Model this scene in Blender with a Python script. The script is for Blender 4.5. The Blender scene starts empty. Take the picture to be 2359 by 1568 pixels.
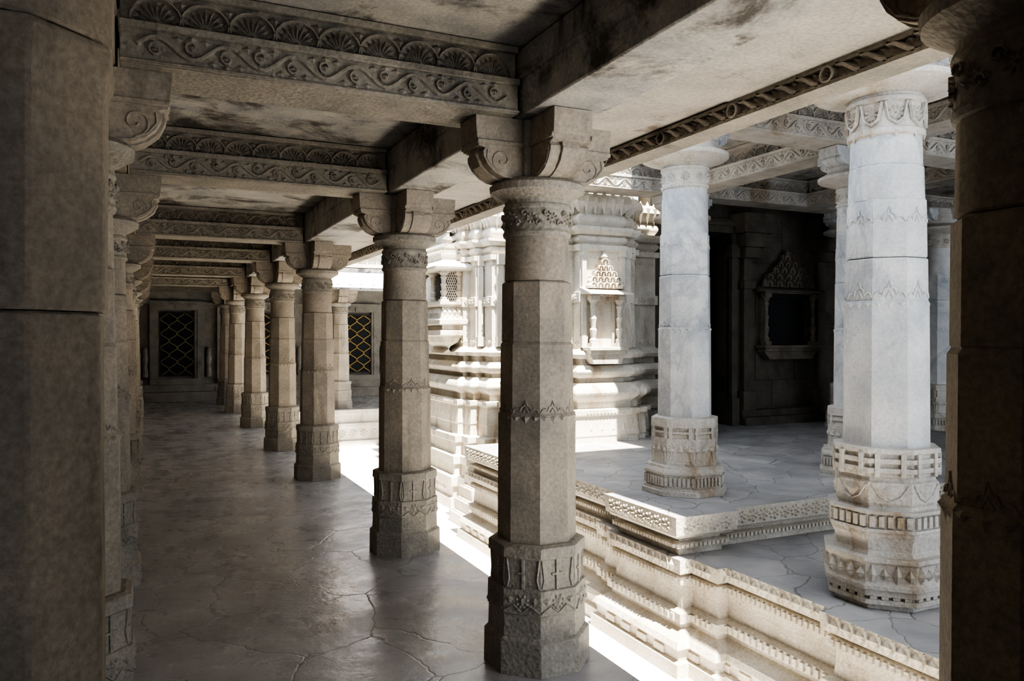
import bpy, math, random
from mathutils import Vector
random.seed(4)
PI=math.pi
scene=bpy.context.scene
COL=scene.collection

# ------------------------------------------------------------------ materials
def newmat(name):
    m=bpy.data.materials.new(name); m.use_nodes=True
    nt=m.node_tree; nt.nodes.clear()
    out=nt.nodes.new('ShaderNodeOutputMaterial'); b=nt.nodes.new('ShaderNodeBsdfPrincipled')
    nt.links.new(b.outputs[0],out.inputs[0])
    return m,nt,b
def ramp(nt,src,p0,c0,p1,c1):
    r=nt.nodes.new('ShaderNodeValToRGB')
    e=r.color_ramp.elements
    e[0].position=p0; e[0].color=(*c0,1) if len(c0)==3 else c0
    e[1].position=p1; e[1].color=(*c1,1) if len(c1)==3 else c1
    nt.links.new(src,r.inputs[0]); return r.outputs[0]
def noise(nt,vec,scale,detail=6,rough=.6,dist=0):
    n=nt.nodes.new('ShaderNodeTexNoise'); n.inputs['Scale'].default_value=scale
    n.inputs['Detail'].default_value=detail; n.inputs['Roughness'].default_value=rough
    n.inputs['Distortion'].default_value=dist
    nt.links.new(vec,n.inputs['Vector']); return n.outputs['Fac']
def mix(nt,fac,a,b,mode='MIX'):
    m=nt.nodes.new('ShaderNodeMix'); m.data_type='RGBA'; m.blend_type=mode
    if isinstance(fac,float): m.inputs[0].default_value=fac
    else: nt.links.new(fac,m.inputs[0])
    for s,i in ((a,6),(b,7)):
        if isinstance(s,tuple): m.inputs[i].default_value=(*s,1)
        else: nt.links.new(s,m.inputs[i])
    return m.outputs[2]
def bump(nt,h,strength,dist,prev=None):
    b=nt.nodes.new('ShaderNodeBump'); b.inputs['Strength'].default_value=strength
    b.inputs['Distance'].default_value=dist
    nt.links.new(h,b.inputs['Height'])
    if prev is not None: nt.links.new(prev,b.inputs['Normal'])
    return b.outputs['Normal']
def pos(nt,scale=(1,1,1)):
    g=nt.nodes.new('ShaderNodeNewGeometry'); mp=nt.nodes.new('ShaderNodeMapping')
    mp.inputs['Scale'].default_value=scale
    nt.links.new(g.outputs['Position'],mp.inputs[0]); return mp.outputs[0]
W3=(0,0,0); B3=(1,1,1)
def stone(name,c1,c2,stain,stain_lo=.55,stain_hi=.75,rough=.75,carve=0.0,sc=1.0,streak=True,vein=None,speck=.5,soft=1.0):
    m,nt,b=newmat(name)
    p=pos(nt); ps=pos(nt,(1.6,1.6,.35)) if streak else pos(nt,(1,1,1))
    base=mix(nt,ramp(nt,noise(nt,p,3.2*sc,8,.65),.36,W3,.66,B3),c1,c2)
    base=mix(nt,ramp(nt,noise(nt,ps,1.7*sc,7,.7,.5),stain_lo,W3,stain_hi,B3),base,stain)
    if vein:
        pv=pos(nt,(1,1,.45)); nv=noise(nt,pv,1.7,7,.6,1.0)
        r=nt.nodes.new('ShaderNodeValToRGB'); e=r.color_ramp.elements
        e[0].position=.465; e[0].color=(0,0,0,1); e[1].position=.535; e[1].color=(0,0,0,1)
        k=e.new(.5); k.color=(.5,.5,.5,1); nt.links.new(nv,r.inputs[0])
        base=mix(nt,r.outputs[0],base,vein)
    fine=noise(nt,p,55*sc,4,.7)
    base=mix(nt,speck,base,ramp(nt,fine,.3,(.3,.28,.26),.7,(1,1,1)),'MULTIPLY')
    nt.links.new(base,b.inputs['Base Color'])
    b.inputs['Roughness'].default_value=rough
    b.inputs['Specular IOR Level'].default_value=.3
    n=bump(nt,noise(nt,p,12*sc,9,.75),.35*soft,.016)
    n=bump(nt,fine,.5*soft,.006,n)
    if carve>0:
        v=nt.nodes.new('ShaderNodeTexVoronoi'); v.inputs['Scale'].default_value=48
        nt.links.new(p,v.inputs['Vector'])
        n=bump(nt,v.outputs['Distance'],carve,.010,n)
    nt.links.new(n,b.inputs['Normal'])
    return m
def flag(name,c1,c2,joint,rough0,rough1,scale=1.3,jw=.02,spec=.5,bd=.006,tile=.78,nsc=5,nd=.03,ndet=9):
    m,nt,b=newmat(name)
    p=pos(nt,(1,1,0))
    nz=nt.nodes.new('ShaderNodeTexNoise'); nz.inputs['Scale'].default_value=1.6; nz.inputs['Detail'].default_value=5
    nt.links.new(p,nz.inputs['Vector'])
    vm=nt.nodes.new('ShaderNodeVectorMath'); vm.operation='MULTIPLY_ADD'
    nt.links.new(nz.outputs['Color'],vm.inputs[0]); vm.inputs[1].default_value=(.5,.5,0); nt.links.new(p,vm.inputs[2])
    v=nt.nodes.new('ShaderNodeTexVoronoi'); v.feature='DISTANCE_TO_EDGE'; v.inputs['Scale'].default_value=scale
    v2=nt.nodes.new('ShaderNodeTexVoronoi'); v2.feature='F1'; v2.inputs['Scale'].default_value=scale
    for q in (v,v2): nt.links.new(vm.outputs[0],q.inputs['Vector'])
    cell=ramp(nt,v2.outputs['Color'],.2,(tile,)*3,.8,(1.0,1.0,1.0))
    base=mix(nt,ramp(nt,noise(nt,p,1.8,7,.6,.4),.35,W3,.65,B3),c1,c2)
    base=mix(nt,1.0,base,cell,'MULTIPLY')
    jm=ramp(nt,v.outputs['Distance'],0.0,B3,jw,W3)
    base=mix(nt,jm,base,joint)
    nt.links.new(base,b.inputs['Base Color'])
    b.inputs['Specular IOR Level'].default_value=spec
    r=ramp(nt,noise(nt,p,3,6,.6),.3,(rough0,)*3,.7,(rough1,)*3)
    nt.links.new(r,b.inputs['Roughness'])
    n=bump(nt,ramp(nt,v.outputs['Distance'],0,W3,jw*2.2,B3),.4,bd)
    n=bump(nt,noise(nt,p,nsc,ndet,.55),.45,nd,n)
    nt.links.new(n,b.inputs['Normal'])
    return m
def plain(name,c,rough=.5,metal=0):
    m,nt,b=newmat(name)
    p=pos(nt)
    base=mix(nt,noise(nt,p,20,4),c,tuple(x*.6 for x in c))
    nt.links.new(base,b.inputs['Base Color']); b.inputs['Roughness'].default_value=rough; b.inputs['Metallic'].default_value=metal
    return m

M_COR=stone('corridor_stone',(.52,.445,.355),(.35,.31,.26),(.19,.16,.13))
M_CARV=stone('corridor_carved',(.47,.42,.35),(.32,.295,.25),(.17,.155,.135),carve=.4,streak=False)
M_CEIL=stone('ceiling_stone',(.64,.60,.53),(.38,.375,.37),(.13,.115,.10),.49,.61,streak=False,sc=1.1)
M_SLAB=stone('eave_stone',(.62,.57,.50),(.48,.44,.39),(.24,.20,.16),.57,.70,streak=False)
M_MAR=stone('white_marble',(.70,.685,.655),(.48,.49,.50),(.42,.37,.31),.55,.80,vein=(.33,.35,.385),speck=.3,soft=.8)
M_MARC=stone('white_marble_carved',(.68,.64,.58),(.48,.45,.40),(.36,.26,.16),.52,.70,carve=.4,speck=.4)
M_SHR=stone('shrine_marble',(.78,.73,.64),(.58,.53,.44),(.36,.25,.15),.54,.72,speck=.4)
M_PLN=stone('plinth_sandstone',(.74,.69,.60),(.58,.52,.43),(.40,.31,.21),.56,.74,carve=.3)
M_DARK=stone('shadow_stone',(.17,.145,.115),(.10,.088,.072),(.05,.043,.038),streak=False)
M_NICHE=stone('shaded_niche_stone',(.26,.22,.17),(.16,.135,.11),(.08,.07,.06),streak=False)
M_FLOOR=flag('corridor_flagstone',(.50,.49,.50),(.35,.34,.35),(.19,.185,.185),.16,.42,1.4,.005,.9,.003,.78,3.0,.03,5)
M_TERR=flag('terrace_flagstone',(.50,.485,.475),(.33,.325,.325),(.15,.14,.13),.4,.75,2.4,.010,.4)
M_COURT=flag('court_paving',(.88,.86,.82),(.80,.78,.74),(.55,.52,.49),.6,.9,1.1,.012,.3)
M_GOLD=plain('gold_paint',(.95,.66,.20),.4,.0)
M_GOLD_SHADE=plain('shaded_gold_paint',(.42,.33,.17),.5,.0)  # the same gold darkened: shade on the first door put into the colour
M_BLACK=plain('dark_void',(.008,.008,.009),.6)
M_WOOD=plain('dark_wood',(.05,.025,.02),.5)
M_PINK=stone('pink_sandstone',(.7,.52,.43),(.6,.45,.37),(.45,.33,.27))

# ------------------------------------------------------------------ mesh builder
class MB:
    def __init__(s): s.v=[]; s.f=[]; s.m=[]
    def add(s,vs,fs,mi=0):
        o=len(s.v); s.v+= [tuple(a) for a in vs]
        for f in fs: s.f.append(tuple(i+o for i in f)); s.m.append(mi)
    def box(s,x0,x1,y0,y1,z0,z1,mi=0):
        s.add([(x0,y0,z0),(x1,y0,z0),(x1,y1,z0),(x0,y1,z0),(x0,y0,z1),(x1,y0,z1),(x1,y1,z1),(x0,y1,z1)],
              [(0,3,2,1),(4,5,6,7),(0,1,5,4),(1,2,6,5),(2,3,7,6),(3,0,4,7)],mi)
    def lathe(s,secs,n,cx=0,cy=0):
        k=1/math.cos(PI/n); vs=[]; fs=[]
        for z,r in secs:
            for i in range(n):
                a=2*PI*(i+.5)/n; vs.append((cx+r*k*math.cos(a),cy+r*k*math.sin(a),z))
        for j in range(len(secs)-1):
            for i in range(n):
                i2=(i+1)%n; fs.append((j*n+i,j*n+i2,(j+1)*n+i2,(j+1)*n+i))
        fs.append(tuple(range(n-1,-1,-1))); fs.append(tuple((len(secs)-1)*n+i for i in range(n)))
        s.add(vs,fs)
    def prism(s,prof,T,w0,w1):
        n=len(prof)
        vs=[T(a,b,w0) for a,b in prof]+[T(a,b,w1) for a,b in prof]
        fs=[tuple(range(n-1,-1,-1)),tuple(range(n,2*n))]
        fs+=[(i,(i+1)%n,n+(i+1)%n,n+i) for i in range(n)]
        s.add(vs,fs)
    def mould(s,path,prof,closed=True,cap=None):
        n=len(path); P=[Vector(p) for p in path]; mit=[]
        def nrm(a,b):
            d=(b-a).normalized(); return Vector((d.y,-d.x))
        for i in range(n):
            if closed or 0<i<n-1:
                n1=nrm(P[i-1],P[i]); n2=nrm(P[i],P[(i+1)%n])
                mit.append((n1+n2)/max(.2,1+n1.dot(n2)))
            elif i==0: mit.append(nrm(P[0],P[1]))
            else: mit.append(nrm(P[-2],P[-1]))
        vs=[]
        for off,z in prof:
            for i in range(n):
                q=P[i]+mit[i]*off; vs.append((q.x,q.y,z))
        fs=[]
        for j in range(len(prof)-1):
            for i in range(n if closed else n-1):
                i2=(i+1)%n; fs.append((j*n+i,j*n+i2,(j+1)*n+i2,(j+1)*n+i))
        s.add(vs,fs)
        if cap is not None:
            j=len(prof)-1; s.add([vs[j*n+i] for i in range(n)],[tuple(range(n))],cap)
            s.add([vs[i] for i in range(n)],[tuple(range(n-1,-1,-1))],0)
    def boxT(s,T,u0,u1,v0,v1,w0,w1):
        s.add([T(u0,v0,w0),T(u1,v0,w0),T(u1,v1,w0),T(u0,v1,w0),T(u0,v0,w1),T(u1,v0,w1),T(u1,v1,w1),T(u0,v1,w1)],
              [(0,3,2,1),(4,5,6,7),(0,1,5,4),(1,2,6,5),(2,3,7,6),(3,0,4,7)])
    def dia(s,T,a,b,c,d,ap,h):
        s.add([T(*a,0),T(*b,0),T(*c,0),T(*d,0),T(*ap,h)],[(0,1,4),(1,2,4),(2,3,4),(3,0,4)])
    def ridge(s,T,pts,w,h):
        vs=[];n=len(pts)
        for i,(u,v) in enumerate(pts):
            a=pts[max(0,i-1)]; b=pts[min(n-1,i+1)]
            dx,dy=b[0]-a[0],b[1]-a[1]; L=math.hypot(dx,dy) or 1
            nx,ny=-dy/L*w/2,dx/L*w/2
            vs+=[T(u-nx,v-ny,0),T(u-nx*.5,v-ny*.5,h),T(u+nx*.5,v+ny*.5,h),T(u+nx,v+ny,0)]
        fs=[]
        for i in range(n-1):
            o=i*4
            for k in range(3): fs.append((o+k,o+4+k,o+5+k,o+1+k))
        s.add(vs,fs)
    def fan(s,T,cu,cv,R,a0,a1,n,h,rim=True):
        da=(a1-a0)/n
        for i in range(n):
            a=a0+da*(i+.5); P=lambda r,t:(cu+r*math.cos(t),cv+r*math.sin(t))
            s.dia(T,P(R*.22,a),P(R*.68,a-da*.46),P(R*.97,a),P(R*.68,a+da*.46),P(R*.66,a),h)
        s.dia(T,(cu-R*.2,cv),(cu,cv-R*.2),(cu+R*.2,cv),(cu,cv+R*.2),(cu,cv),h*1.3)
    def obj(s,name,mats,parent=None,loc=(0,0,0),rz=0,label=None,cat=None,kind=None,group=None,bev=0,smooth=True,ang=24):
        me=bpy.data.meshes.new(name); me.from_pydata(s.v,[],s.f)
        if not isinstance(mats,(list,tuple)): mats=[mats]
        for m in mats: me.materials.append(m)
        me.polygons.foreach_set('material_index',s.m)
        if smooth:
            me.polygons.foreach_set('use_smooth',[True]*len(s.f)); me.set_sharp_from_angle(angle=math.radians(ang))
        me.update()
        o=bpy.data.objects.new(name,me); COL.objects.link(o)
        o.location=loc; o.rotation_euler=(0,0,rz)
        if parent: o.parent=parent
        props(o,label,cat,kind,group)
        if bev:
            b=o.modifiers.new('bevel','BEVEL'); b.width=bev; b.segments=1; b.limit_method='ANGLE'; b.angle_limit=math.radians(40)
        return o
def props(o,label=None,cat=None,kind=None,group=None):
    if label: o['label']=label
    if cat: o['category']=cat
    if kind: o['kind']=kind
    if group: o['group']=group
def empty(name,loc=(0,0,0),rz=0,label=None,cat=None,group=None,parent=None):
    e=bpy.data.objects.new(name,None); COL.objects.link(e); e.location=loc; e.rotation_euler=(0,0,rz)
    e.empty_display_size=.2
    if parent: e.parent=parent
    props(e,label,cat,None,group); return e
def clone(o,loc,rz=None,label=None):
    c=o.copy(); COL.objects.link(c); c.location=loc
    if rz is not None: c.rotation_euler=(0,0,rz)
    if label: c['label']=label
    def rec(src,dst):
        for ch in src.children:
            d=ch.copy(); COL.objects.link(d); d.parent=dst; rec(ch,d)
    rec(o,c); return c
def faceT(ox,oy,oz,ang):
    cx,cy=math.cos(ang),math.sin(ang)
    return lambda u,v,w:(ox+cx*w-cy*u, oy+cy*w+cx*u, oz+v)
def ringT(r,ang,z=0):
    return faceT(r*math.cos(ang),r*math.sin(ang),z,ang)
def spiral(cu,cv,R,a0,turn,n=12):
    return [(cu+R*(1-.8*i/n)*math.cos(a0+turn*i/n),cv+R*(1-.8*i/n)*math.sin(a0+turn*i/n)) for i in range(n+1)]

def vine(mb,T,u0,u1,v0,v1,h=.016):
    n=max(1,round((u1-u0)/.28)); L=(u1-u0)/n; H=v1-v0; c=(v0+v1)/2
    pts=[]
    for i in range(n*16+1):
        t=i/16; pts.append((u0+t*L, c+H*.32*math.sin(2*PI*t)))
    mb.ridge(T,pts,.018,h)
    for k in range(n):
        for sgn,off in ((1,.25),(-1,.75)):
            cu=u0+(k+off)*L; cv=c-sgn*H*.12
            mb.ridge(T,spiral(cu,cv,H*.26,sgn*PI/2,sgn*3.6*PI/2*1.2,10),.011,h*.9)
            mb.dia(T,(cu-.03,cv),(cu,cv-.015),(cu+.03,cv),(cu,cv+.015),(cu,cv),h)
            cv2=c+sgn*H*.36
            for du,dv in ((-.05,0),(0,sgn*.008),(.05,0)):
                q=cu+L*.5+du
                if q<u1-.02: mb.dia(T,(q-.024,cv2+dv),(q,cv2-.016+dv),(q+.024,cv2+dv),(q,cv2+.016+dv),(q,cv2+dv),h*.9)
def lotus(mb,T,u0,u1,v0,v1,h=.015,step=.17,flip=False):
    n=max(1,round((u1-u0)/step)); L=(u1-u0)/n; R=min(L*.52,(v1-v0)*.95)
    for k in range(n):
        cu=u0+(k+.5)*L
        mb.fan(T,cu,v0+.008,R,0,PI,9,h)
        mb.ridge(T,[(cu+R*1.02*math.cos(PI*i/10),v0+.008+R*1.02*math.sin(PI*i/10)) for i in range(11)],.010,h)
        cu+=L*.5
        if cu<u1-.03:
            mb.dia(T,(cu-.03,v1-.02),(cu,v1-.08),(cu+.03,v1-.02),(cu,v1-.005),(cu,v1-.03),h)

# ------------------------------------------------------------------ columns
def leafring(mb,r,z,n=8,h=.07,w=.06,per=2,depth=.012,up=True):
    depth*=.6; per=per+1
    for i in range(n):
        a=2*PI*i/n; T=ringT(r,a,z); half=r*math.tan(PI/n)
        for k in range(per):
            cu=-half+half*2*(k+.5)/per; ww=half/per*.9
            hh=h*(1.0 if k%2==(per//2)%2 else .6)
            if up: mb.dia(T,(cu-ww,0),(cu,-h*.2),(cu+ww,0),(cu,hh),(cu,h*.1),depth*1.6)
            else: mb.dia(T,(cu-ww,0),(cu,-hh),(cu+ww,0),(cu,h*.2),(cu,-h*.1),depth*1.6)
def leafgate(mb,r,z,h=.11,n=8,d=.009):
    for i in range(n):
        T=ringT(r,2*PI*i/n,z); half=r*math.tan(PI/n)
        mb.ridge(T,[(-half*.95,0),(-half*.80,h*.28),(-half*.55,h*.34),(-half*.42,h*.15),(-half*.30,h*.50),(-half*.12,h*.58),(0,h),(half*.12,h*.58),(half*.30,h*.50),(half*.42,h*.15),(half*.55,h*.34),(half*.80,h*.28),(half*.95,0)],.009,d)
        mb.ridge(T,[(-half*.2,0),(-half*.1,h*.22),(0,h*.42),(half*.1,h*.22),(half*.2,0)],.007,d)
def dentring(mb,r,z0,z1,n=8,per=6,depth=.015):
    for i in range(n):
        a=2*PI*i/n; T=ringT(r,a); half=r*math.tan(PI/n)
        for k in range(per):
            c=-half+2*half*(k+.5)/per; w=half/per*.62
            mb.boxT(T,c-w,c+w,z0,z1,-.005,depth)
def bracket_mesh(base,top,reach,w):
    mb=MB(); H=top-base
    prof=[(0.02,0),(reach*.50,0),(reach*.62,.02*H),(reach*.74,.09*H),(reach*.84,.21*H),(reach*.895,.34*H),(reach*.90,.42*H),(reach*.87,.47*H),(reach*.96,.50*H),(reach*.96,.60*H),(reach*.985,.62*H),(reach*1.0,.9*H),(reach*1.0,H),(0.02,H)]
    T=lambda a,b,c:(a,c,b+base)
    mb.prism(prof,lambda a,b,c:T(a,b,-c),-w/2,w/2)
    prof2=[(reach*.5,-.006),(reach*.66,.01*H),(reach*.78,.09*H),(reach*.88,.2*H),(reach*.945,.38*H),(reach*.92,.5*H),(reach*.5,.5*H)]
    mb.prism(prof2,lambda a,b,c:T(a,b,-c),-w*.22,w*.22)
    for sg in (1,-1):
        TT=lambda u,v,ww,sg=sg:(u,sg*(w/2+ww),base+v)
        mb.ridge(TT,spiral(reach*.64,.29*H,H*.20,-PI/2,2.4*PI,14),.010,.006)
        mb.ridge(TT,[(reach*.40,.04*H),(reach*.60,.05*H),(reach*.76,.15*H),(reach*.85,.30*H),(reach*.84,.44*H)],.008,.005)
        mb.boxT(TT,reach*.2,reach*.98,.53*H,.60*H,-.002,.010)
    return mb
def make_column(kind,loc,label,group):
    root=empty('stone_column',loc,0,label,'column',group)
    if kind=='C':
        mat,matc=M_COR,M_CARV
        b=MB()
        b.lathe([(0,.245),(.16,.243),(.175,.225),(.28,.222),(.285,.228),(.40,.226),(.405,.212),(.54,.21),(.55,.225),(.60,.222),(.61,.20)],8)
        leafring(b,.226,.36,8,.05,.06,2,.014,False); 
        for i in range(8):
            T=ringT(.227,2*PI*i/8)
            b.fan(T,0,.345,.042,0,2*PI,8,.010)
            b.ridge(T,[(-.09,.30),(-.04,.33),(0,.295),(.04,.33),(.09,.30)],.010,.008)
            T=ringT(.211,2*PI*i/8)
            b.boxT(T,-.008,.008,.40,.55,-.005,.008); b.boxT(T,-.03,.03,.47,.482,-.005,.007)
            b.ridge(T,[(-.082,.55),(-.07,.45),(-.08,.41)],.010,.007); b.ridge(T,[(.082,.55),(.07,.45),(.08,.41)],.010,.007)
        s=MB()
        s.lathe([(.60,.181),(1.22,.178),(1.232,.168)],8); leafgate(s,.1685,1.235,.055,8,.005); leafring(s,.178,1.215,8,.035,.05,2,.012,False)
        s.lathe([(1.22,.169),(1.56,.167),(1.575,.158)],8)
        s.lathe([(1.574,.158),(1.58,.162),(1.86,.160),(1.868,.152)],8)
        s.lathe([(1.87,.152),(1.876,.159),(2.10,.155)],16)
        c=MB()
        c.lathe([(2.085,.156),(2.09,.166),(2.105,.170),(2.12,.163),(2.215,.163),(2.225,.170),(2.24,.166),(2.245,.158),(2.262,.160),(2.275,.185),(2.29,.205),(2.305,.232),(2.335,.236),(2.345,.225),(2.36,.20)],32)
        for i in range(10):
            T=ringT(.162,2*PI*(i+.5)/10)
            c.fan(T,0,2.168,.034,0,2*PI,8,.012)
            c.ridge(T,spiral(-.035,2.19,.02,0,2*PI,7),.008,.012); c.ridge(T,spiral(.035,2.145,.02,0,2*PI,7),.008,.012)
        c.box(-.13,.13,-.13,.13,2.35,2.635)
        br=(2.352,2.64,.37,.20)
    elif kind=='R':
        mat,matc=M_MAR,M_MARC
        b=MB()
        b.lathe([(0,.29),(.035,.29),(.036,.325),(.065,.325),(.066,.295),(.085,.295),(.086,.325),(.125,.325),(.126,.345),(.15,.345),(.17,.325),(.27,.325),(.285,.345),(.31,.345),(.311,.295),(.34,.28),(.40,.29),(.43,.305),(.455,.305),(.456,.318),(.475,.318),(.476,.297),(.56,.297),(.561,.318),(.58,.318),(.581,.275),(.60,.268),(.62,.28),(.74,.28),(.75,.265),(.775,.262),(.776,.272),(.91,.272),(.911,.29),(.94,.29),(.941,.26)],8)
        leafring(b,.326,.21,8,.07,.06,3,.040); leafring(b,.326,.21,8,.05,.05,3,.030,False)
        dentring(b,.297,.485,.55,8,5,.019); dentring(b,.297,.066,.086,8,4,.025)
        for i in range(8):
            T=ringT(.281,2*PI*i/8)
            b.dia(T,(-.055,.70),(0,.64),(.055,.70),(0,.73),(0,.69),.018)
            b.ridge(T,[(-.10,.73),(-.055,.66),(0,.63),(.055,.66),(.10,.73)],.010,.008)
            T=ringT(.272,2*PI*i/8)
            for z in (.80,.855): 
                b.boxT(T,-.122,.122,z-.001,z+.028,-.01,.018)
            for u in (-.07,.07): b.boxT(T,u-.014,u+.014,.776,.915,-.01,.026)
        s=MB()
        s.lathe([(.93,.236),(1.80,.230),(1.82,.222)],8); leafgate(s,.2235,1.83,.10,8,.006); leafring(s,.229,1.80,8,.05,.05,2,.010,False)
        s.lathe([(1.82,.224),(2.06,.222),(2.068,.214)],8)
        s.lathe([(2.072,.214),(2.08,.219),(2.41,.214),(2.42,.21)],8); leafgate(s,.2165,2.28,.09,8,.005)
        s.lathe([(2.42,.213),(2.62,.208),(2.63,.202)],16)
        s.lathe([(2.63,.205),(2.82,.20)],32)
        c=MB()
        c.lathe([(2.80,.20),(2.81,.218),(2.84,.222),(2.85,.208),(2.99,.212),(3.0,.228),(3.025,.225),(3.03,.205),(3.05,.21),(3.065,.28),(3.085,.37),(3.10,.42),(3.13,.422),(3.145,.39),(3.17,.31),(3.23,.285),(3.375,.25)],40)
        for i in range(10):
            T=ringT(.209,2*PI*(i+.5)/10)
            c.fan(T,0,2.925,.055,0,2*PI,8,.020)
            c.ridge(T,[(-.062,2.99),(-.04,2.89),(0,2.86),(.04,2.89),(.062,2.99)],.014,.020)
            c.dia(T,(-.03,2.84),(0,2.78),(.03,2.84),(0,2.85),(0,2.82),.014)
        br=(3.22,3.375,.42,.24)
    else:
        mat,matc=M_MAR,M_MARC
        b=MB()
        b.lathe([(0,.335),(.04,.335),(.041,.32),(.06,.32),(.061,.305),(.17,.305),(.171,.32),(.19,.32),(.22,.30),(.24,.30),(.241,.262),(.34,.255),(.42,.262),(.46,.262),(.461,.248),(.55,.248),(.551,.266),(.625,.262),(.635,.22)],8)
        dentring(b,.305,.08,.15,8,7,.016)
        leafring(b,.262,.36,8,.06,.05,2,.016)
        for i in range(8):
            T=ringT(.250,2*PI*i/8)
            for u in (-.08,.08): b.boxT(T,u-.014,u+.014,.45,.62,-.01,.016)
            b.boxT(T,-.1,.1,.50,.52,-.01,.014)
            b.ridge(T,[(-.09,.26),(-.07,.38),(0,.44),(.07,.38),(.09,.26)],.010,.014)
        s=MB()
        s.lathe([(.63,.212),(1.37,.208),(1.385,.2)],8); leafgate(s,.202,1.385,.06,8,.005); leafring(s,.208,1.365,8,.04,.05,2,.010,False)
        s.lathe([(1.385,.203),(1.80,.201),(1.81,.194)],8)
        s.lathe([(1.812,.193),(1.82,.197),(2.15,.195),(2.16,.191)],8); leafgate(s,.1955,2.04,.07,8,.005)
        s.lathe([(2.16,.192),(2.45,.188),(2.46,.184)],16)
        s.lathe([(2.46,.186),(2.58,.183)],32)
        c=MB()
        c.lathe([(2.535,.182),(2.54,.195),(2.56,.198),(2.57,.188),(2.68,.19),(2.69,.202),(2.71,.2),(2.715,.186),(2.73,.20),(2.755,.27),(2.775,.33),(2.79,.36),(2.82,.362),(2.835,.33),(2.87,.28),(3.075,.24)],40)
        for i in range(10):
            T=ringT(.188,2*PI*(i+.5)/10)
            c.fan(T,0,2.625,.045,0,2*PI,8,.018)
            c.dia(T,(-.03,2.57),(0,2.52),(.03,2.57),(0,2.58),(0,2.555),.014)
        br=(2.90,3.075,.40,.22)
    b.obj('base',matc,root,bev=.003); s.obj('shaft',mat,root,bev=.003); c.obj('capital',matc,root)
    bm=bracket_mesh(*br); o0=bm.obj('bracket',mat,root,bev=.005)
    for k in range(1,4):
        o=o0.copy(); COL.objects.link(o); o.parent=root; o.rotation_euler=(0,0,k*PI/2)
    return root

XR=1.77; XL=-.27; YN=1.065
YS=[3.47,5.66,8.95,11.45,14.5,17.4,19.55]
lbl='weathered brown-grey octagonal stone column with cruciform bracket capital at corridor edge'
c0=make_column('C',(XR,YS[0],0),lbl,'corridor colonnade')
for y in YS[1:]: clone(c0,(XR,y,0))
clone(c0,(XR+.015,YN,0),label='near-black shadowed octagonal stone column closing the colonnade')
for y in YS: clone(c0,(XL,y,0),label='dim stone pilaster column with scroll bracket against the cell wall')
for x in (3.95,6.2,8.5): clone(c0,(x,17.4,0),label='sunlit pale column on the far gallery plinth')
p=MB()
p.lathe([(0,.27),(.5,.27),(.52,.203),(1.64,.200),(1.65,.196)],8)
p.lathe([(1.652,.208),(2.13,.211),(2.16,.222),(2.20,.222),(2.21,.212)],8)
p.lathe([(2.21,.222),(2.635,.222)],16)
e=empty('stone_pillar',(-.285,1.93,0),0,'massive dark worn stone pillar with chamfered faces','pillar')
p.obj('shaft',M_COR,e,rz=0,bev=.006)
q=MB(); q.lathe([(0,.30),(.3,.30),(.32,.28),(.5,.275)],8); q.obj('base',M_COR,e,bev=.006)

# ------------------------------------------------------------------ beams
def carved_beam(L,z0,z1,w,mat,loc,rz,label,group):
    root=empty('carved_beam',loc,rz,label,'beam',group)
    H=z1-z0; zm=z0+H*.47
    b=MB(); b.box(0,L,-w/2,w/2,z0,zm-.001)
    b.box(-.001,L+.001,-w/2-.02,w/2+.02,zm-.018,zm+.012); b.box(-.001,L+.001,-w/2-.014,w/2+.014,z0+.004,z0+.016)
    b.box(0,L,-w/2+.03,w/2-.03,zm+.005,z1-.01); b.box(-.001,L+.001,-w/2-.005,w/2+.005,z1-.03,z1)
    b.obj('beam_body',mat,root,bev=.003)
    v=MB(); l=MB()
    for sg in (-1,1):
        T=lambda u,vv,ww,sg=sg:(u,sg*(w/2+ww),vv)
        vine(v,T,.06,L-.06,z0+.018,zm-.02)
        T2=lambda u,vv,ww,sg=sg:(u,sg*(w/2-.03+ww),vv)
        lotus(l,T2,.04,L-.04,zm+.014,z1-.035,.028)
    v.obj('vine_relief',mat,root,smooth=False); l.obj('lotus_relief',mat,root,smooth=False)
    return root
LB=XR-XL-.37
b0=carved_beam(LB,2.64,2.955,.34,M_CARV,(XL+.185,YS[0],0),0,'transverse stone beam carved with vine scrolls and lotus rosettes','corridor cross beams')
for y in YS[1:]+[YN]: clone(b0,(XL+.185,y,0))
ys=[-2.0,YN]+YS+[20.8]
for i in range(len(ys)-1):
    a,b=ys[i],ys[i+1]
    for X,nm in ((XR,'heavy plain stone lintel resting on corridor columns'),(XL,'stone lintel over the cell side pilasters')):
        m=MB(); m.box(X-.17,X+.17,a+.002,b-.002,2.642,2.955); 
        m.box(X-.178,X+.178,a+.003,b-.003,2.80,2.83)
        m.obj('lintel_beam',M_CEIL if X==XR else M_COR,label=nm,cat='beam',group='corridor lintels',bev=.008)
xs=[XR+.185,3.95,6.2,8.5,11.4]
for i in range(len(xs)-1):
    m=MB(); m.box(xs[i]+.002,xs[i+1]-.002,17.23,17.57,2.642,2.955)
    m.obj('lintel_beam',M_MAR,label='pale stone lintel over far gallery columns',cat='beam',group='far gallery lintels')
ev=empty('eave_slab',(0,0,0),0,'projecting pale stone eave slab with carved chain border','eave')
m=MB()
yy=[-2,.3,1.9,3.2,4.9,6.6,8.3,10.1,11.9,13.6,15.45]
for i in range(len(yy)-1): m.box(1.949,2.76,yy[i]+.003,yy[i+1]-.003,2.82+(.008 if i%2 else 0),2.96)
m.box(1.949,2.925,-2,15.45,2.962,3.12)
m.obj('slab',M_SLAB,ev)
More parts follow.
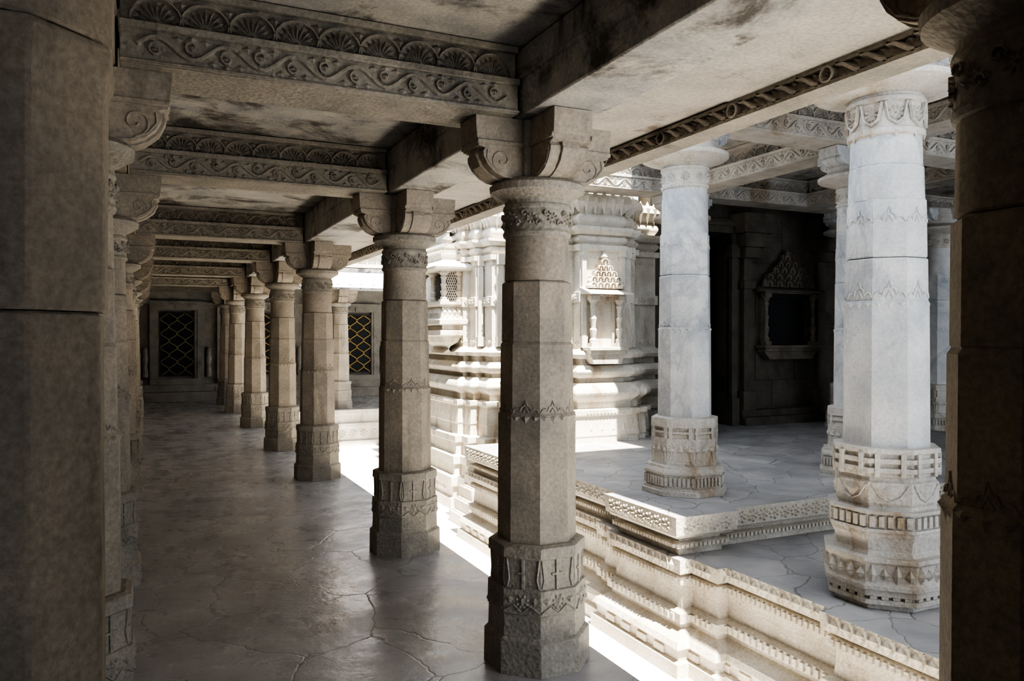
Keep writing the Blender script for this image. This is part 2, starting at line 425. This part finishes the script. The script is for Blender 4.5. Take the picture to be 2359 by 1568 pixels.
m=MB(); m.box(2.79,2.93,-2,15.45,2.725,3.0); m.box(2.755,2.79,-2,15.45,2.72,2.738); m.box(2.755,2.79,-2,15.45,2.80,2.82)
m.obj('fascia',M_CARV,ev)
T=lambda u,v,w:(2.79-w,u,v)
m=MB(); u=-1.1; k=0
while u<15.2:
    m.ridge(T,[(u-.01,2.738),(u+.02,2.748),(u+.08,2.79),(u+.12,2.802)],.030,.035)
    m.dia(T,(u+.005,2.79),(u+.02,2.775),(u+.05,2.80),(u+.02,2.802),(u+.02,2.792),.03)
    m.dia(T,(u+.07,2.74),(u+.10,2.738),(u+.12,2.752),(u+.10,2.765),(u+.10,2.748),.03)
    u+=.13; k+=1
    if k%4==0:
        c_=u+.04; m.fan(T,c_,2.77,.042,0,2*PI,8,.035); m.ridge(T,[(c_+.034*math.cos(2*PI*i/12),2.77+.034*math.sin(2*PI*i/12)) for i in range(13)],.014,.04); u+=.10
m.obj('chain_relief',M_SLAB,ev,smooth=False)

# ------------------------------------------------------------------ structure
m=MB(); m.box(-.75,2.08,-2.0,17.0,-.85,0); m.box(-.75,11.5,17.0,21.0,-.85,0)
m.obj('floor',M_FLOOR,kind='structure',label='worn irregular flagstone corridor floor with dark joints',smooth=False)
m=MB(); m.box(2.08,13,-3,17.0,-.9,-.80); m.obj('floor_court',M_COURT,kind='structure',label='sun-bleached courtyard paving',smooth=False)
m=MB(); m.box(-.75,1.945,-2.0,17.23,2.96,3.12); m.box(-.75,11.5,17.23,21.2,2.96,3.12)
m.obj('ceiling',M_CEIL,kind='structure',label='stained stone slab ceiling')
m=MB(); m.box(-.85,-.60,-2.0,21.2,0,2.96); m.obj('wall_west',M_COR,kind='structure',label='dark stone cell wall')
m=MB(); m.box(-.85,.35,-2.2,-2.0,0,3.0); m.box(1.15,2.08,-2.2,-2.0,0,3.0); m.box(.35,1.15,-2.2,-2.0,2.2,3.0)  # unseen end wall, added to cut light; its opening lets in sky fill
m.obj('added_wall_south',M_COR,kind='structure',label='added unseen stone end wall with an opening for sky fill light')
m=MB(); m.box(1.42,1.92,-2.0,.76,0,2.64); m.obj('light_block_corner',M_DARK,kind='structure',label='added unseen dark block keeping light off the near column')  # unseen blocker added beside the corridor to darken the near column
m=MB(); m.box(-.6,11.5,21.0,21.25,0,2.96)
for x in [-.4,1.8,4.05,6.35,8.65]:
    m.box(x-.16,x+.16,20.9,21.0,0,2.96); m.box(x-.2,x+.2,20.86,21.0,0,.35); m.box(x-.21,x+.21,20.85,21.0,2.4,2.64)
m.box(-.6,11.5,20.70,21.0,0,.24); m.box(-.6,11.5,20.88,21.0,.24,.42)
m.box(-.6,11.5,20.93,21.0,2.38,2.46)
m.obj('wall_north',M_CARV,kind='structure',label='carved stone wall of shrine cells',bev=.006)
def door(i,x):
    e=empty('door_%d'%i,(x,20.93,.62)); props(e,'black cell door with golden ogee lattice grille','door','structure')
    w,h=.40,1.58
    f=MB()
    for a,b_,c,d in ((-w-.22,-w-.06,-.1,h+.22),(w+.06,w+.22,-.1,h+.22)): f.box(a,b_,-.03,.05,c,d)
    f.box(-w-.22,w+.22,-.04,.05,h+.06,h+.22); f.box(-w-.26,w+.26,-.08,.05,h+.22,h+.28); f.box(-w-.22,w+.22,-.06,.05,-.2,-.06)
    f.box(-w-.06,-w,-.015,.05,-.06,h+.06); f.box(w,w+.06,-.015,.05,-.06,h+.06)
    f.box(-.05,.05,-.07,.0,h+.08,h+.18)
    for sx in (-1,1):
        f.lathe([(-.02,.06),(.12,.07),(.25,.04),(.42,.075),(.55,.05),(.62,.06),(.70,.035),(.72,.055)],10,sx*(w+.32),0)
    f.obj('door_frame',M_CARV,e,bev=.004)
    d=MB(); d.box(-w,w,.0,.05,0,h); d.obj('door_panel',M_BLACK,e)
    g=MB(); T=lambda u,v,ww:(u,-.012-ww,v)
    n=2; pitch=2*w/n*.92; per=h/4.5
    for k in range(-1,n+2):
        for sg in (1,-1):
            seg=[]
            for j in range(0,81):
                v=h*j/80; u=-w+.03+k*pitch+sg*pitch*.5*(.5-.5*math.cos(2*PI*v/per))
                if -w<=u<=w: seg.append((u,v))
                elif seg:
                    if len(seg)>3: g.ridge(T,seg,.022,.014)
                    seg=[]
            if len(seg)>3: g.ridge(T,seg,.022,.014)
    g.obj('lattice_grille',M_GOLD_SHADE if i==1 else M_GOLD,e,smooth=False)
    fr=MB(); fr.box(-w,-w+.03,-.03,-.001,0,h); fr.box(w-.03,w,-.03,-.001,0,h); fr.box(-w+.03,w-.03,-.03,-.001,0,.03); fr.box(-w+.03,w-.03,-.03,-.001,h-.03,h)
    fr.obj('iron_frame',M_WOOD,e)
for i,x in enumerate((.72,2.95,5.2,7.5)): door(i+1,x)
m=MB()
m.mould([(2.08,17.0),(11.5,17.0)],[(.10,-.8),(.10,-.68),(.04,-.66),(.04,-.4),(.08,-.38),(.08,-.3),(.03,-.28),(.03,-.12),(.09,-.1),(.09,0),(-.05,.002)],False)
T=lambda u,v,w:(u,17.0-.04-w,v)
u=2.2
while u<11: m.fan(T,u,-.53,.1,0,2*PI,8,.03); u+=.24
m.obj('trim_1',M_MARC,kind='structure',label='carved marble plinth under the far gallery')
m=MB()
m.prism([(15.5,2.58),(15.55,2.64),(17.2,3.02),(17.2,2.90)],lambda a,b,c:(c,a,b),2.0,11.5)
for k in range(40): m.box(2.02+k*.24,2.07+k*.24,15.53,15.62,2.55,2.66)
m.obj('sloping_eave',M_MAR,label='sloping stone eave over far gallery edge',cat='eave')
m=MB(); m.mould([(2.0,17.30),(11.5,17.30)],[(-.2,3.13),(.0,3.13),(.12,3.14),(.12,3.2),(.03,3.22),(.03,3.45),(.14,3.47),(.14,3.52),(.05,3.54),(.05,3.66),(-.2,3.66)],False)
u=2.1; T=lambda u,v,w:(u,17.27-w,v)
while u<11.4:
    m.fan(T,u,3.34,.09,0,2*PI,8,.03); m.boxT(T,u+.1,u+.13,3.22,3.45,0,.03); m.boxT(lambda a,b,c:(a,17.25-c,b),u-.05,u+.05,3.55,3.76,0,.03); u+=.23
m.obj('parapet',M_MARC,label='white carved marble roof parapet',cat='parapet')
m=MB(); m.mould([(2.5,23),(12,23),(12,27),(2.5,27)],[(0,0),(0,3.6),(.15,3.65),(.15,3.85),(0,3.9),(0,4.6),(.2,4.7),(.2,4.9),(-.3,5.3),(-.4,6.2)],True,0)
m.obj('upper_storey',M_PINK,label='pinkish sandstone upper shrine storey above the roofs',cat='building')

# ------------------------------------------------------------------ terraces
def units(mb,path,closed,off,z,step,fn):
    n=len(path)
    for i in range(n if closed else n-1):
        a=Vector(path[i]); b=Vector(path[(i+1)%n]); d=b-a; L=d.length
        if L<.05: continue
        d.normalize(); nn=Vector((d.y,-d.x)); k=max(1,round(L/step)); s=L/k
        for j in range(k):
            o=a+d*(s*(j+.5))+nn*off
            if o.y<-1.2 or o.x>9: continue
            T=lambda u,v,w,o=o,d=d,nn=nn:(o.x+d.x*u+nn.x*w,o.y+d.y*u+nn.y*w,z+v)
            fn(mb,T,s)
def u_leaf(h): 
    def f(mb,T,s):
        w=s*.46
        mb.dia(T,(-w,h*.5),(0,0),(w,h*.5),(0,h),(0,h*.55),.022)
        mb.ridge(T,[(-s*.5,h*.05),(-s*.32,h*.5),(-s*.5,h*.95)],.012,.018)
    return f
def u_fan(h):
    def f(mb,T,s): mb.fan(T,0,h*.5,h*.48,0,2*PI,7,.022)
    return f
def u_dent(h):
    def f(mb,T,s): mb.boxT(T,-s*.28,s*.28,0,h,-.005,.015)
    return f
def u_half(h):
    def f(mb,T,s):
        mb.fan(T,0,0,h*.95,0,PI,5,.018)
    return f
lowp=[(3.72,-1.5),(11.40,-1.5),(11.40,8.6),(3.54,8.6),(3.54,7.3),(3.66,7.3),(3.66,5.75),(3.59,5.75),(3.59,5.45),(3.51,5.45),(3.51,4.58),(3.61,4.58),(3.61,4.30),(3.70,4.30),(3.70,3.3),(3.62,3.3),(3.62,1.7),(3.72,1.7)]
m=MB()
m.mould(lowp,[(.15,-.8),(.15,-.70),(.11,-.69),(.11,-.62),(.14,-.60),(.12,-.56),(.02,-.50),(.02,-.47),(.05,-.46),(.05,-.39),(.0,-.37),(-.01,-.26),(-.01,-.20),(.03,-.19),(.03,-.135),(.0,-.13),(.0,-.115),(.05,-.105),(.055,-.001)],True,1)
units(m,lowp,True,.052,-.10,.09,u_leaf(.095))
units(m,lowp,True,.03,-.185,.045,u_dent(.04))
units(m,lowp,True,.05,-.45,.06,u_dent(.05))
units(m,lowp,True,.11,-.685,.22,u_dent(.05))
m.obj('lower_terrace',[M_PLN,M_TERR],label='lower stone terrace with carved cream plinth mouldings',cat='terrace',smooth=False)
upp=[(3.51,4.62),(3.95,4.62),(3.95,4.70),(11.40,4.70),(11.40,9.3),(5.0,9.3),(5.0,8.6),(3.52,8.6),(3.52,7.3),(3.63,7.3),(3.63,5.45),(3.51,5.45)]
m=MB()
m.mould(upp,[(-.02,.0),(-.02,.05),(.02,.06),(.02,.09),(-.03,.10),(-.03,.13),(.03,.135),(.04,.15),(.06,.16),(.07,.299)],True,1)
units(m,upp,True,.062,.165,.11,u_fan(.13))
units(m,upp,True,.02,.062,.04,u_dent(.026))
m.obj('upper_terrace',[M_PLN,M_TERR],label='raised flagged terrace with carved lotus border',cat='terrace',smooth=False)

# hall columns
XB=6.19; XC=8.4
r=make_column('R',(4.14,3.38,0),'white marble octagonal column with ornate moulded base','hall columns')
s0=make_column('S',(4.14,5.36,.3),'bluish-white marble column on the raised terrace','hall columns')
for x,y in ((XB,5.36),(4.14,8.15),(6.25,8.15),(XC,5.36),(9.25,8.15),(10.2,7.4)): clone(s0,(x,y,.3),label='shaded marble column supporting the hall roof')
for x,y in ((4.14,1.2),(XB,3.38),(XB,1.2)): clone(r,(x,y,0))
def mbeam(x0,x1,y,z=0):
    carved_beam(x1-x0,3.38+z,3.735+z,.36,M_MARC,(x0,y,0),0,'pale carved beam spanning hall columns','hall beams')
def lbeam(y0,y1,x):
    carved_beam(y1-y0,3.38,3.735,.34,M_MARC,(x,y0,0),PI/2,'pale carved beam spanning hall columns','hall beams')
for y in (1.2,3.38,5.36):
    for a,b in ((4.14,XB),(XB,XC),(XC,11.3)): mbeam(a+.18,b-.18,y)
for a,b in ((4.14,6.25),(6.25,9.25)): mbeam(a+.18,b-.18,8.15)
mbeam(4.0,6.2,8.15,.36)
mbeam(9.43,11.3,8.15)
for x in (4.14,XB,XC):
    for a,b in ((-.9,1.2),(1.2,3.38),(3.38,5.36),(5.36,8.15)): lbeam(a+.002,(b-.18 if b>8 else b-.002),x)
m=MB(); m.box(3.56,11.5,-1.5,6.1,3.74,3.95); m.box(5.35,11.5,6.1,8.33,3.74,3.95); m.box(6.36,11.5,8.33,9.3,3.74,3.95)
m.obj('ceiling_hall',M_CEIL,kind='structure',label='stone slab roof of the open hall')
m=MB()
m.box(6.36,7.05,9.0,9.3,.3,3.74); m.box(7.05,7.75,9.0,9.3,3.1,3.74); m.box(7.75,11.5,9.0,9.3,.3,3.74)
for a in (6.97,7.75): m.box(a,a+.10,8.93,9.05,.3,3.15); m.box(a-.02,a+.12,8.90,9.05,.3,.7); m.box(a-.03,a+.13,8.90,9.05,2.75,2.95)
m.box(6.9,7.9,8.9,9.05,3.1,3.3); m.box(6.85,7.95,8.86,9.05,3.2,3.26)
for k,z in enumerate((.55,.95,1.4,1.8,2.25,2.7,3.1)):
    xx=7.95+ (k%2)*.3
    while xx<11.4:
        L=.5+random.random()*.5; m.box(xx,min(11.45,xx+L-.008),8.985+random.random()*.008,9.0,z,z+(.392 if z not in (.95,1.8,2.25) else .442) if z<3 else 3.4); xx+=L
m.box(7.9,11.5,8.8,9.0,.3,.42); m.box(7.9,11.5,8.88,9.0,.42,.52)
for a in (7.95,9.42):
    m.box(a,a+.16,8.90,9.0,.52,3.3); m.box(a-.04,a+.20,8.86,9.0,.52,.8); m.box(a-.03,a+.19,8.86,9.0,2.3,2.42)
    m.box(a-.06,a+.22,8.80,9.0,2.75,2.9); m.box(a-.12,a+.28,8.72,9.0,2.9,3.1); m.box(a-.2,a+.36,8.66,9.0,3.1,3.38)
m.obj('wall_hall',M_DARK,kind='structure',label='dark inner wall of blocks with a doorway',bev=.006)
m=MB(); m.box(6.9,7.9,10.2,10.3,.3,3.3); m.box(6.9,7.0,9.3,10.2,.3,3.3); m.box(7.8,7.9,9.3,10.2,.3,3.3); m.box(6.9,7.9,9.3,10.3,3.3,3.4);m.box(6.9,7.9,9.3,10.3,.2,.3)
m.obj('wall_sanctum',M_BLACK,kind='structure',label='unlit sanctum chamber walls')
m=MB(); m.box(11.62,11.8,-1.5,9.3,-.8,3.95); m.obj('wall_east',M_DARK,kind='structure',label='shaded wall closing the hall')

# ------------------------------------------------------------------ main shrine
plan=[(4.75,8.52),(4.86,8.52),(4.86,8.36),(5.50,8.36),(5.50,8.46),(5.68,8.46),(5.68,8.64),(5.86,8.64),(5.86,8.8),(6.3,8.8),(6.3,15.2),(4.75,15.2),
      (4.75,14.6),(4.5,14.6),(4.5,13.6),(4.3,13.6),(4.3,12.0),(4.14,12.0),(4.14,10.45),(4.24,10.45),(4.24,10.22),(4.36,10.22),(4.36,9.92),(4.70,9.92),(4.70,9.55),(4.52,9.55),(4.52,9.3),(4.66,9.3),(4.66,9.0),(4.75,9.0)]
def arc(o0,z0,o1,z1,bulge,n=6):
    r=[]
    for i in range(n+1):
        t=i/n; r.append((o0+(o1-o0)*t+bulge*math.sin(PI*t), z0+(z1-z0)*t))
    return r
prof=[(.30,-.8),(.30,-.66),(.25,-.64),(.25,-.5),(.29,-.48),(.29,-.36),(.22,-.34),(.20,-.2),(.24,-.18),(.24,-.08),(.18,-.06),(.17,.1),(.20,.12),(.20,.20),(.14,.22),(.13,.36),(.14,.38),(.12,.62),(.15,.64),(.15,.70),(.06,.71),(.06,.78)]
prof+=arc(.06,.79,.06,1.02,.09,8)+[(.0,1.03),(.0,1.08)]+arc(.05,1.09,.05,1.24,.055)+[(-.01,1.25),(-.01,1.32),(.07,1.33),(.09,1.38),(.03,1.43),(.0,1.46),(.0,2.02),(.025,2.03),(.025,2.15),(.0,2.16),(.0,2.66),(.04,2.67),(.04,2.74),(-.01,2.745)]
prof+=arc(.0,2.76,.01,2.86,.03)+[(.06,2.87),(.09,2.92),(.09,2.96),(-.01,2.97)]+arc(.0,2.99,.0,3.12,.03)+[(-.02,3.13),(.06,3.22),(.08,3.26),(.06,3.36),(-.1,3.375)]
SH=empty('shrine',(5.2,11.0,-.8),0,'cream marble shrine with stacked rounded mouldings, pilasters and tiered tower','temple')
def loc(x,y,z): return (x-5.2,y-11.0,z+.8)
m=MB(); m.mould(plan,prof,True,0)
units(m,plan,True,.145,.655,.05,u_dent(.035))
units(m,plan,True,.025,2.04,.13,u_fan(.1))
units(m,plan,True,.0,1.50,.14,u_half(.06))
units(m,plan,True,.0,2.56,.14,u_half(.06))
units(m,plan,True,.12,.40,.16,lambda mb,T,s: mb.dia(T,(-s*.4,.0),(s*.4,.0),(s*.1,.16),(-s*.1,.16),(0,.06),.025))
units(m,plan,True,.05,3.22,.12,lambda mb,T,s: mb.dia(T,(-s*.46,.1),(0,-.12),(s*.46,.1),(0,.2),(0,.1),.07))
units(m,plan,True,.25,-.62,.13,u_leaf(.11))
units(m,plan,True,.20,-.165,.09,u_dent(.06))
# plain vertical pilaster strips rising through the wall zone
for (x0,x1,yf) in ((4.87,4.93,8.36),(5.43,5.49,8.36),(5.54,5.64,8.46),(5.72,5.82,8.64)):
    m.box(x0,x1,yf-.045,yf+.01,1.46,2.74); m.box(x0-.012,x1+.012,yf-.06,yf+.01,1.46,1.6); m.box(x0-.012,x1+.012,yf-.06,yf+.01,2.6,2.74)
for (x0,x1,yf) in ((4.26,4.34,10.22),(4.42,4.52,9.92),(4.56,4.66,9.92),(4.54,4.62,9.3)):
    m.box(x0,x1,yf-.05,yf+.01,1.46,2.74); m.box(x0-.012,x1+.012,yf-.065,yf+.01,1.46,1.6); m.box(x0-.012,x1+.012,yf-.065,yf+.01,2.6,2.74)
m.obj('shrine_body',M_SHR,SH,loc(0,0,0))
m=MB()
tp=[(4.8,9.2),(6.2,9.2),(6.2,14.8),(4.8,14.8)]
m.mould(tp,[(0,3.376),(.0,3.6),(.12,3.66),(.12,3.76),(-.1,3.8),(-.1,4.1),(0,4.16),(0,4.26),(-.25,4.3),(-.25,4.7),(-.15,4.76),(-.15,4.86),(-.45,4.9),(-.5,5.6)],True,0)
m.obj('tower',M_SHR,SH,loc(0,0,0))

def colonnette(h,r):
    m=MB()
    m.box(-r*1.5,r*1.5,-r*1.5,r*1.5,0,h*.08)
    m.lathe([(h*.08,r*1.2),(h*.14,r*1.3),(h*.18,r*.8),(h*.28,r*1.1),(h*.34,r*1.25),(h*.38,r*.8),(h*.5,r*.95),(h*.56,r*1.2),(h*.60,r*.8),(h*.74,r*.9),(h*.80,r*1.2),(h*.84,r*.9),(h*.9,r*1.4),(h*.93,r*1.7)],16)
    m.box(-r*1.7,r*1.7,-r*1.5,r*1.5,h*.93,h)
    return m
def aedicule(lc,rz,w,h,mat,label,name='niche_shrine',parent=None,back=None,flat=False):
    e=empty(name,lc,rz,label,'niche' if parent is None else None,parent=parent)
    hw=w/2
    b=MB(); b.box(-hw,hw,-.17,0,0,.05); b.box(-hw-.03,hw+.03,-.20,0,.05,.09); b.prism([(-hw*.8,-.12),(hw*.8,-.12),(hw,0),(-hw,0)],lambda a,z,c:(a,-c,z),0,.15)
    b.obj('ledge',mat,e,bev=.004)
    hc=h*.53
    n=MB(); n.box(-hw*.62,hw*.62,-.03,0,.09,.09+hc); n.box(-hw*.66,-hw*.5,-.06,0,.09,.09+hc); n.box(hw*.5,hw*.66,-.06,0,.09,.09+hc)
    n.box(-hw*.9,hw*.9,-.10,0,.09+hc-.06,.089+hc)
    n.obj('niche_back',back or mat,e)
    c=colonnette(hc,.036).obj('colonnette',mat,e,(-hw+.06,-.12,.09)); 
    c2=c.copy(); COL.objects.link(c2); c2.parent=e; c2.location=(hw-.06,-.12,.09)
    v=MB(); z=.09+hc
    v.box(-hw,hw,-.16,0,z,z+.03)
    v.prism([(-.26,z+.02),(-.25,z+.04),(0,z+.12),(0,z+.03)],lambda a,b_,c_:(c_,a,b_),-hw-.07,hw+.07)
    v.obj('eave',mat,e,bev=.003)
    p_=MB(); z+=.10; H=h-(.19+hc); n=5
    wf=[.92,.86,.62,.40,.2]
    for i in range(n):
        ww=hw*wf[i]; zz=z+H*i/n
        p_.box(-ww*.9,ww*.9,-.11+.01*i,0,zz,zz+H/n)
        T=lambda u,v_,w_,i=i:(u,-.11+.01*i-w_,v_)
        kk=[5,5,4,3,1][i]
        for j in range(kk):
            cu=-ww+2*ww*(j+.5)/kk; rr=min(ww/kk*.95,H/n*.8)
            p_.ridge(T,[(cu+rr*math.cos(PI*q/8*1.2-.1*PI),zz+H/n*.4+rr*math.sin(PI*q/8*1.2-.1*PI)) for q in range(9)],.014,.035)
            p_.boxT(T,cu-.008,cu+.008,zz,zz+H/n*.6,0,.03)
    for sx in (-1,1):
        p_.lathe([(z,.035),(z+.03,.045),(z+.06,.03),(z+.09,.035),(z+.13,.005)],10,sx*hw*.9,-.10)
    p_.lathe([(z+H,.03),(z+H+.03,.05),(z+H+.05,.03),(z+H+.09,.008)],12,0,-.06)
    p_.obj('pediment',mat,e,smooth=False)
    return e
aedicule(loc(5.17,8.36,1.38),0,.50,1.18,M_SHR,'small marble niche with baluster colonnettes and stepped pediment','niche',SH)
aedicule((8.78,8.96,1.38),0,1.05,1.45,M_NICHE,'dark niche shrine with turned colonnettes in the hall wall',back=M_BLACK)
e=empty('balcony',loc(4.14,11.0,0),0,'projecting marble balcony window with pierced screen and pyramidal roof',parent=SH)
def bp(d,wd): return [(-d,-wd),(0.02,-wd),(0.02,wd),(-d,wd)]
m=MB(); m.mould(bp(.30,.5),[(-.22,1.36),(-.16,1.42),(-.14,1.46),(-.06,1.52),(-.02,1.6),(.04,1.62),(.04,1.68),(0,1.70),(0,1.76),(.06,1.78),(.06,1.84),(.02,1.86),(.0,2.02),(.05,2.06),(.05,2.10)],True,0)
units(m,[(-.30+0,-.5),(0,-.5)],False,.01,1.87,.08,u_leaf(.14)); units(m,[(-.30,.5),(-.30,-.5)],False,.01,1.87,.08,u_leaf(.14))
m.obj('parapet',M_SHR,e)
cc=colonnette(.44,.04).obj('colonnette',M_SHR,e,(-.26,-.45,2.10))
for x,y in ((-.26,0),(-.26,.45),(-.02,-.45)):
    c=cc.copy(); COL.objects.link(c); c.parent=e; c.location=(x,y,2.10)
m=MB(); 
for T,L in ((lambda u,v,w:(u,-.42-w,v),(-.22,-.04)),):
    m.boxT(T,L[0]-.02,L[0],2.10,2.54,-.02,.01); m.boxT(T,L[1],L[1]+.02,2.10,2.54,-.02,.01)
    for k in range(-5,6):
        pts=[]
        for j in range(9):
            v=2.1+.44*j/8
            uu=L[0]+.03*k+.03+ (v-2.1)*.4
            if L[0]<=uu<=L[1]: pts.append((uu,v))
        if len(pts)>1: m.ridge(T,pts,.012,.012); m.ridge(T,[(L[0]+L[1]-u,v) for u,v in pts],.012,.012)
m.obj('pierced_screen',M_SHR,e,smooth=False)
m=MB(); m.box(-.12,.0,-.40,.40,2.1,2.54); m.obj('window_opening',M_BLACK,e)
m=MB(); m.mould(bp(.30,.5),[(.04,2.54),(.16,2.56),(.17,2.59),(.03,2.68),(.0,2.70),(.02,2.74),(.03,2.78),(-.05,2.80),(-.05,2.86),(-.03,2.88),(-.12,2.90),(-.12,2.98),(-.09,3.0),(-.18,3.02),(-.18,3.10),(-.16,3.12),(-.24,3.14),(-.26,3.22)],True,0)
for zz,o in ((2.78,0),(2.88,-.06),(3.0,-.12),(3.12,-.2)):
    units(m,[(-.30-o,-.5-o),(0.0,-.5-o)],False,0,zz,.07,u_half(.07)); units(m,[(-.30-o,.5+o),(-.30-o,-.5-o)],False,0,zz,.09,u_half(.07))
m.obj('pyramid_roof',M_SHR,e,smooth=False)
m=MB(); 
for i in range(4): m.box(3.60+.06*i,4.0,9.0+.05*i,9.6-.03*i,-.8+.16*i,-.8+.16*(i+1)-.02); m.box(3.63+.06*i,4.0,9.03+.05*i,9.57-.03*i,-.8,-.8+.16*(i+1))
m.obj('stone_steps',M_PLN,label='small stepped stone block at the shrine foot',cat='steps',bev=.01)

# ------------------------------------------------------------------ light
w=bpy.data.worlds.new('World'); scene.world=w; w.use_nodes=True
nt=w.node_tree; bg=nt.nodes['Background']
bg.inputs[0].default_value=(.74,.85,1.0,1); bg.inputs[1].default_value=3.2
sd=bpy.data.lights.new('Sun','SUN'); sd.energy=31; sd.angle=math.radians(.6); sd.color=(1,.93,.82)
so=bpy.data.objects.new('Sun',sd); COL.objects.link(so)
d=Vector((-.012,.42,-1)); so.rotation_euler=d.to_track_quat('-Z','Y').to_euler(); so.location=(3,-5,12)
# ------------------------------------------------------------------ camera
cd=bpy.data.cameras.new('Camera'); cd.lens=1797/2359*36; cd.sensor_width=36; cd.clip_start=.05
co=bpy.data.objects.new('Camera',cd); COL.objects.link(co); co.location=(0,0,1.6)
co.rotation_euler=(math.radians(90-.29),0,math.radians(-25.2)); scene.camera=co
scene.view_settings.view_transform='AgX'
scene.view_settings.look='AgX - High Contrast'
scene.view_settings.exposure=.2
